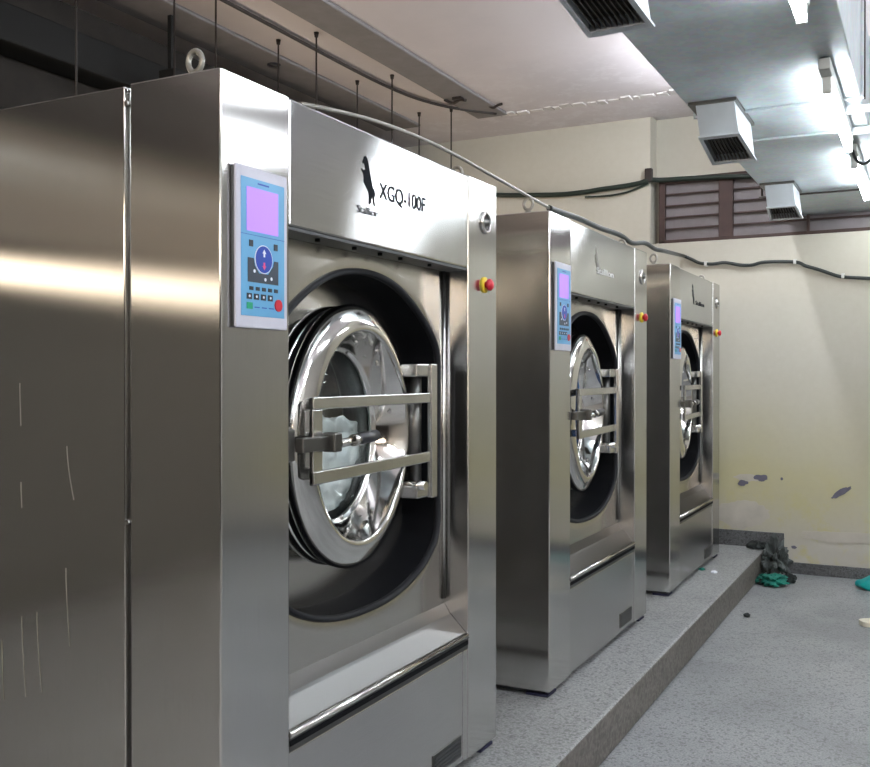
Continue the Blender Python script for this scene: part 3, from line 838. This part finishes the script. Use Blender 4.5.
# ------------------------------------------------------------------ fluorescent lights
tube_mat = emis('fluorescent_tube', (.90, .96, 1, 1), 16, (.9, .9, .9, 1))
fill_tube = emis('added_fill_tube', (.92, .96, 1, 1), 58, (.9, .9, .9, 1))  # glow of the out-of-view tubes added to brighten the ceiling
tube_mid = emis('fluorescent_tube_aisle', (.92, .96, 1, 1), 28, (.9, .9, .9, 1))
tube_hot = emis('fluorescent_tube_ceiling', (.92, .95, 1, 1), 62, (.9, .9, .9, 1))
def fitting(x, y0, y1, label=None, zt=2.655, tm=None):
    r = empty('tube_light', (x, (y0 + y1) / 2, zt), label or 'fluorescent tube light', 'light', 'fluorescent tube lights')
    c = r.location
    hl = (y1 - y0) / 2
    new_obj('batten', BX(-.022, .022, -hl - .12, hl + .03, .044, .088), 'white_cap', r, bevel=.004)
    for s in (-1, 1):
        bm = bmesh.new(); box(bm, -.017, .017, s * hl - .012, s * hl + .012, -.02, .046)
        new_obj('lamp_holder', bm, 'white_cap', r, bevel=.004)
    bm = bmesh.new(); tube(bm, [(0, -hl + .012, 0), (0, hl - .012, 0)], .017, 14)
    new_obj('tube', bm, tm or tube_mat, r)
    if zt > 2.75 and (abs(x) > 1 or abs(x) < .2):
        for s in (-.8, .8):
            new_obj('suspension_rod', BX(-.005, .005, s * hl - .005, s * hl + .005, .088, ZC - zt), 'rod', r)
    return r
fitting(-.372, 2.10, 3.30, 'fluorescent tube light at the top edge of the picture, nearest')
fitting(-.372, 4.15, 5.30, 'long glowing fluorescent tube light under the duct, second in the row')
fitting(-.372, 5.70, 6.80, 'small glowing fluorescent tube light farthest away under the duct')
fitting(-.372, -.2, 1.0, 'fluorescent tube light overhead behind the viewer'); fitting(-.372, -2.6, -1.4, 'fluorescent tube light overhead at the near end of the room')
# second row over the aisle, bare battens hung at the same height
for i, (a, b) in enumerate(((-1.6, -.4), (2.0, 3.1), (3.95, 4.95), (6.25, 7.3))):
    fitting(1.05, a, b, 'fluorescent tube light hung over the aisle, %s from the far wall' % ('fourth', 'third', 'second', 'first')[i], 2.90, tube_mid)
for i, (a, b) in enumerate(((-3.6, -2.4), (-1.8, -.6), (.2, 1.4), (2.2, 3.4))):  # extra row added out of view to throw light on the ceiling
    fitting(2.5, a, b, 'added unseen fill tube along the right wall, %s from the far wall' % ('fourth', 'third', 'second', 'first')[i], 3.2, fill_tube)
# unseen fill tubes added above the duct to lift the ceiling's dim left side
for i, (a, b) in enumerate(((-1.2, 0.0), (1.6, 2.8), (4.0, 5.2))):
    fitting(-.66, a, b, 'added unseen fill tube above the duct, %s from the far wall' % ('fourth', 'third', 'second')[i], 3.32, fill_tube)
r = fitting(-1.2, 5.9, 7.05, 'fluorescent tube light hidden above the duct', 3.44, tube_hot)  # bare tube above the duct that washes the ceiling at the far end

fitting(-.17, 6.65, 7.7, 'added unseen tube light beside the duct next to the far wall', 2.76, tube_mid)  # added out of view to whiten the middle washer's header
# black drop cable at the fitting
bm = bmesh.new()
tube(bm, catmull([(-.25, 5.28, 2.73), (-.245, 5.30, 2.66), (-.26, 5.36, 2.62), (-.30, 5.42, 2.60), (-.335, 5.48, 2.62), (-.36, 5.52, 2.66), (-.37, 5.56, 2.70)], 5), .008, 8)
tag(new_obj('power_cable', bm, 'cable'), 'short black looped cable between two tube lights under the duct', 'cable')
bm = bmesh.new(); tube(bm, [(-.262, 5.26, 2.74), (-.262, 5.26, 2.61)], .011, 10)
tag(new_obj('white_conduit_stub', bm, 'white_cap'), 'short white vertical conduit stub beside the duct edge', 'conduit')

# ------------------------------------------------------------------ ceiling rods, conduit
for row, x in enumerate((-3.70, -3.41)):
    for k in range(-1, 4):
        y = 4.07 + .95 * k if k < 9 else 0
        if y > 7.2 or (row == 0 and k == -1): continue
        bm = bmesh.new(); tube(bm, [(0, 0, 0), (0, 0, -1.24)], .0055, 6)
        tube(bm, [(0, 0, .0), (0, 0, -.03)], [.016, .011], 8)
        o = new_obj('hanging_rod', bm, 'rod'); o.location = (x, y, ZC)
        ROWN = ('left', 'right')[row]; 
        nth = (('', 'nearest', 'second', 'third', 'farthest'), ('nearest', 'second', 'third', 'fourth', 'farthest'))[row][k + 1]
        tag(o, 'thin dark threaded rod hanging from the ceiling, %s in the %s row' % (nth, ROWN), 'rod', 'threaded rods under the ceiling')
bm = bmesh.new()
for x0, x1 in ((-3.74, -3.70), (-3.41, -3.37)): box(bm, x0, x1, -1, 7.0, 2.385, 2.43)
y = -.9
while y < 6.9:
    box(bm, -3.74, -3.37, y, y + .03, 2.39, 2.405); y += .3
tag(new_obj('cable_tray', bm, 'conduit'), 'grey ladder cable tray carried by the threaded rods behind the washers', 'tray')
bm = bmesh.new()
tube(bm, catmull([(-3.56, -3, 3.632), (-3.56, 2, 3.632), (-3.56, 4.6, 3.632), (-3.55, 6.1, 3.632), (-3.42, 6.75, 3.632), (-3.12, 7.15, 3.625)], 6), .012, 8)
tag(new_obj('ceiling_conduit', bm, 'rod'), 'thin dark conduit running along the ceiling between the grey shadow strips', 'conduit')
# dark trunking and brackets high on the left wall
bm = bmesh.new(); box(bm, XL, XL + .22, -3, 7.6, 3.22, 3.42)
box(bm, XL, XL + .10, -3, 7.6, 2.86, 2.92)
tag(new_obj('wall_trunking', bm, 'black_duct', bevel=.01), 'black trunking high along the dark brown wall at upper left', 'trunking')
bm = bmesh.new(); box(bm, -4.03, -3.90, 4.30, 4.42, 3.18, 3.30); box(bm, -4.0, -3.97, 4.34, 4.37, 3.30, ZC)
tag(new_obj('junction_box', bm, 'black_duct', bevel=.004), 'small black box hanging from the ceiling behind the lifting eye', 'box')
bm = bmesh.new(); lathe(bm, [(0, .05), (.03, .045), (.035, 0)], 20, T.Rotation(PI / 2, 4, 'Y'))
o = new_obj('ceiling_rose', bm, 'black_plastic'); o.location = (-3.98, 5.35, ZC)
tag(o, 'small round black fitting on the grey ceiling shadow strip above the nearest washer', 'ceiling fitting')
# stubs of broken fittings at the end of the grey shadow strip
bm = bmesh.new(); tube(bm, catmull([(-.10, 0, 0), (-.04, .02, -.03), (.03, .0, -.02), (.09, -.02, -.035)], 4), .012, 8); box(bm, -.02, .05, -.03, .03, -.02, .0)
o = new_obj('ceiling_socket', bm, 'rod'); o.location = (-3.22, 6.62, ZC - .02)
tag(o, 'broken dark fitting at the far end of the grey ceiling shadow strip', 'ceiling fitting')
bm = bmesh.new(); tube(bm, catmull([(-.06, 0, 0), (-.02, .02, -.03), (.03, .0, -.02), (.07, 0, -.015)], 4), .01, 8)
o = new_obj('ceiling_socket', bm, 'rod'); o.location = (-3.05, 6.95, ZC)
tag(o, 'smaller dark fitting near the ceiling crease by the far wall', 'ceiling fitting')

# ------------------------------------------------------------------ cables
def px_on(px, py, axis, val):
    f, th, pi = 965.08, .4746, -.0063
    u, v = (px - 435) / f, (383.5 - py) / f
    fw = Vector((-math.sin(th) * math.cos(pi), math.cos(th) * math.cos(pi), math.sin(pi)))
    rt = Vector((math.cos(th), math.sin(th), 0)); d = fw + u * rt + v * rt.cross(fw)
    C0 = Vector((0, 0, 1.5015)); t = (val - C0[axis]) / d[axis]
    return C0 + d * t
bm = bmesh.new()
tube(bm, catmull([px_on(x, y, 0, -1.5) for x, y in ((300, 104), (330, 109.5), (383, 123.5), (440, 147), (500, 180), (549, 208))], 8), .0065, 8)
tag(new_obj('thin_conduit', bm, 'conduit'), 'thin grey conduit running just above the nearest washing machine', 'conduit')
wav = [px_on(x, y, 0, -1.5) for x, y in ((549, 208), (560, 212), (580, 219), (600, 228), (620, 235), (632, 243), (645, 243), (655, 249), (664, 251))]
wav += [px_on(674, 253.5, 1, 6.9), px_on(684, 256, 1, YW - .035)]
wav2 = [px_on(x, y, 1, YW - .035) for x, y in ((684, 256), (692, 259.5), (700, 263), (712, 264), (725, 262.5), (740, 265), (752, 265), (765, 262), (795, 262), (806, 266), (820, 270), (838, 276), (852, 277.5), (885, 279), (930, 281))]
bm = bmesh.new(); tube(bm, catmull(wav[:-1], 5) + catmull(wav2, 5), [.0135] * 1000, 10)
tag(new_obj('wavy_cable', bm, 'cable'), 'thick wavy dark cable over the washers and along the wall below the window', 'cable')
for x, y, lab in ((706, 264, 'left, above the farthest washer'), (795, 262, 'middle, under the window'), (843, 276, 'right, nearest the picture edge')):
    p = px_on(x, y, 1, YW - .03); bm = bmesh.new()
    box(bm, p.x - .010, p.x + .010, YW - .053, YW - .049, p.z - .018, p.z + .018)
    box(bm, p.x - .010, p.x + .010, YW - .053, YW, p.z + .015, p.z + .019); box(bm, p.x - .010, p.x + .010, YW - .053, YW, p.z - .019, p.z - .015)
    tag(new_obj('cable_clip', bm, 'white_cap'), 'pale clip fixing the wavy cable to the cream wall, ' + lab, 'clip', 'clips on the wavy cable')
up = [px_on(x, y, 1, YW - .03) for x, y in ((470, 193), (500, 195), (530, 195), (560, 194.5), (585, 192), (600, 189.5), (625, 186), (640, 183), (649, 180))]
up += [px_on(x, y, 1, YW + .03) for x, y in ((662, 180), (690, 178.5), (720, 177), (750, 176), (800, 174))]
bm = bmesh.new(); tube(bm, catmull(up, 5), [.02] * 1000, 10)
tag(new_obj('wall_cable', bm, 'cable_green'), 'thick green-black cable along the top of the cream wall and window head', 'cable')
up2 = [px_on(x, y, 1, YW - .03) for x, y in ((585, 197), (610, 195.5), (630, 191), (648, 183))]
bm = bmesh.new(); tube(bm, catmull(up2, 5), [.008] * 200, 8)
tag(new_obj('thin_wall_cable', bm, 'cable_green'), 'thin cable sagging beneath the green-black wall cable', 'cable')
p = px_on(649, 176, 1, YW - .02)
tag(new_obj('cable_saddle', BX(p.x - .03, p.x + .03, YW - .05, YW, p.z - .05, p.z + .06), 'rod', bevel=.008), 'dark saddle holding the green-black cable at the wall corner', 'clip')

# ------------------------------------------------------------------ clutter at the far end
def lump(name, loc, r, m, seed, flat=.6, rough=.35, sub=3, subn=1.8):
    bm = bmesh.new(); bmesh.ops.create_icosphere(bm, subdivisions=sub, radius=1)
    for v in bm.verts:
        p = v.co.copy(); q = 1 + rough * noise.fractal(p * subn + Vector((seed, seed * .7, 0)), 1, 2, 3)
        v.co = Vector((p.x * r[0], p.y * r[1], max(p.z, -.6) * r[2])) * q
    mn = min(v.co.z for v in bm.verts)
    for v in bm.verts: v.co.z -= mn
    o = new_obj(name, bm, m); o.location = loc; return o
tag(lump('rubble_heap', (-1.03, 7.58, 0), (.085, .12, .13), 'rubble', 2.2, rough=.8, sub=4, subn=2.6), 'heap of grey broken plaster in the corner by the plinth end', 'rubble')
tag(lump('black_bag', (-1.19, 7.73, P), (.07, .06, .035), 'rubble_dark', 5.2), 'small dark bundle on the plinth corner above the rubble', 'bundle')
tag(lump('teal_rag', (-1.02, 7.33, 0), (.095, .10, .04), 'rag_teal', 3.3, rough=.6, sub=4, subn=3), 'dark teal crumpled rag on the floor in front of the rubble heap', 'rag')
tag(lump('rubble_stone', (-.915, 7.45, 0), (.045, .05, .04), 'rubble_dark', 8.1), 'dark stone right of the rubble heap', 'stone')
tag(lump('rubble_stone', (-1.095, 7.30, 0), (.025, .03, .03), 'rubble_dark', 9.4), 'dark stone against the plinth edge left of the teal rag', 'stone')
tag(lump('floor_debris', (-1.02, 6.265, 0), (.022, .022, .016), 'rubble_dark', 6.1, sub=2), 'small dark crumb of debris alone on the grey floor', 'debris')
for i, (px, py, m, lab) in enumerate(((702, 570, 'rag_teal', 'tiny green scrap on the plinth by the farthest washer'), (714, 573, 'icon_light', 'tiny white scrap on the plinth by the farthest washer'))):
    q_ = px_on(px, py, 2, P); tag(lump('scrap', (q_.x, q_.y, P), (.022, .03, .01), m, 3.3 + i, sub=2), lab, 'scrap')
# teal plastic scoop at the right edge
bm = bmesh.new(); bmesh.ops.create_icosphere(bm, subdivisions=4, radius=1)
for v in bm.verts:
    p = v.co; v.co = Vector((p.x * .10 * (1 + .15 * math.sin(p.y * 4)), p.y * .07, max(p.z, -.5) * .055 * (1 + .25 * math.cos(p.x * 5))))
mn = min(v.co.z for v in bm.verts)
for v in bm.verts: v.co.z -= mn
tube(bm, [(.08, 0, .03), (.22, .01, .035), (.26, .01, .03)], [.018, .015, .02], 10)
o = new_obj('plastic_scoop', bm, 'plastic_teal', smooth=True); o.location = (-.37, 7.47, 0)
tag(o, 'bright teal plastic scoop lying by the skirting at the right edge', 'scoop')
# cream sandal, half out of frame
sandal = empty('sandal', (-.262, 6.42, 0), 'cream plastic sandal on the floor at the right edge of the picture', 'sandal')
sandal.scale = (1.15, 1.15, 1.15)
bm = bmesh.new(); pr = [(-.11, 0), (-.10, .035), (-.05, .05), (0, .045), (.06, .05), (.11, .04), (.135, 0), (.11, -.04), (.06, -.048), (0, -.035), (-.05, -.04), (-.10, -.032)]
pr = catmull([(a, b, 0) for a, b in pr], 4, True)
A = [bm.verts.new((p.x, p.y, 0)) for p in pr]; B = [bm.verts.new((p.x * 1.02, p.y * 1.04, .028)) for p in pr]
bm.faces.new(A[::-1]); bm.faces.new(B)
for k in range(len(A)): bm.faces.new((A[k], A[(k + 1) % len(A)], B[(k + 1) % len(A)], B[k]))
new_obj('sole', bm, 'cream_shoe', sandal, bevel=.004)
bm = bmesh.new(); n = 12; rows = []
for j in range(6):
    x = .03 + j * .018; row = []
    for k in range(n + 1):
        a = PI * k / n; row.append(bm.verts.new((x - .05, .05 * math.cos(a), .028 + (.085 - j * .008) * math.sin(a))))
    rows.append(row)
for a, b in zip(rows, rows[1:]):
    for k in range(n): bm.faces.new((a[k], a[k + 1], b[k + 1], b[k]))
o = new_obj('strap', bm, 'cream_shoe', sandal, smooth=True); s = o.modifiers.new('s', 'SOLIDIFY'); s.thickness = .006
sandal.rotation_euler = (0, 0, .5)

# ------------------------------------------------------------------ world, camera
w = bpy.data.worlds.new('world'); SC.world = w; w.use_nodes = True
w.node_tree.nodes['Background'].inputs[0].default_value = (.6, .65, .7, 1); w.node_tree.nodes['Background'].inputs[1].default_value = .3
cam = bpy.data.cameras.new('camera'); co = bpy.data.objects.new('camera', cam); COL.objects.link(co)
cam.sensor_width = 36; cam.lens = 965.08 / 870 * 36; cam.sensor_fit = 'HORIZONTAL'
co.location = (0, 0, 1.5015); co.rotation_euler = (PI / 2 - .0063, 0, .4746)
SC.camera = co
SC.view_settings.view_transform = 'Standard'; SC.view_settings.look = 'None'
SC.view_settings.exposure = 1.52; SC.view_settings.gamma = 1; SC.view_settings.use_curve_mapping = False
SC.cycles.use_denoising = True
SC.cycles.max_bounces = 8; SC.cycles.diffuse_bounces = 4; SC.cycles.glossy_bounces = 5
SC.cycles.sample_clamp_indirect = 6
SC.cycles.caustics_reflective = False
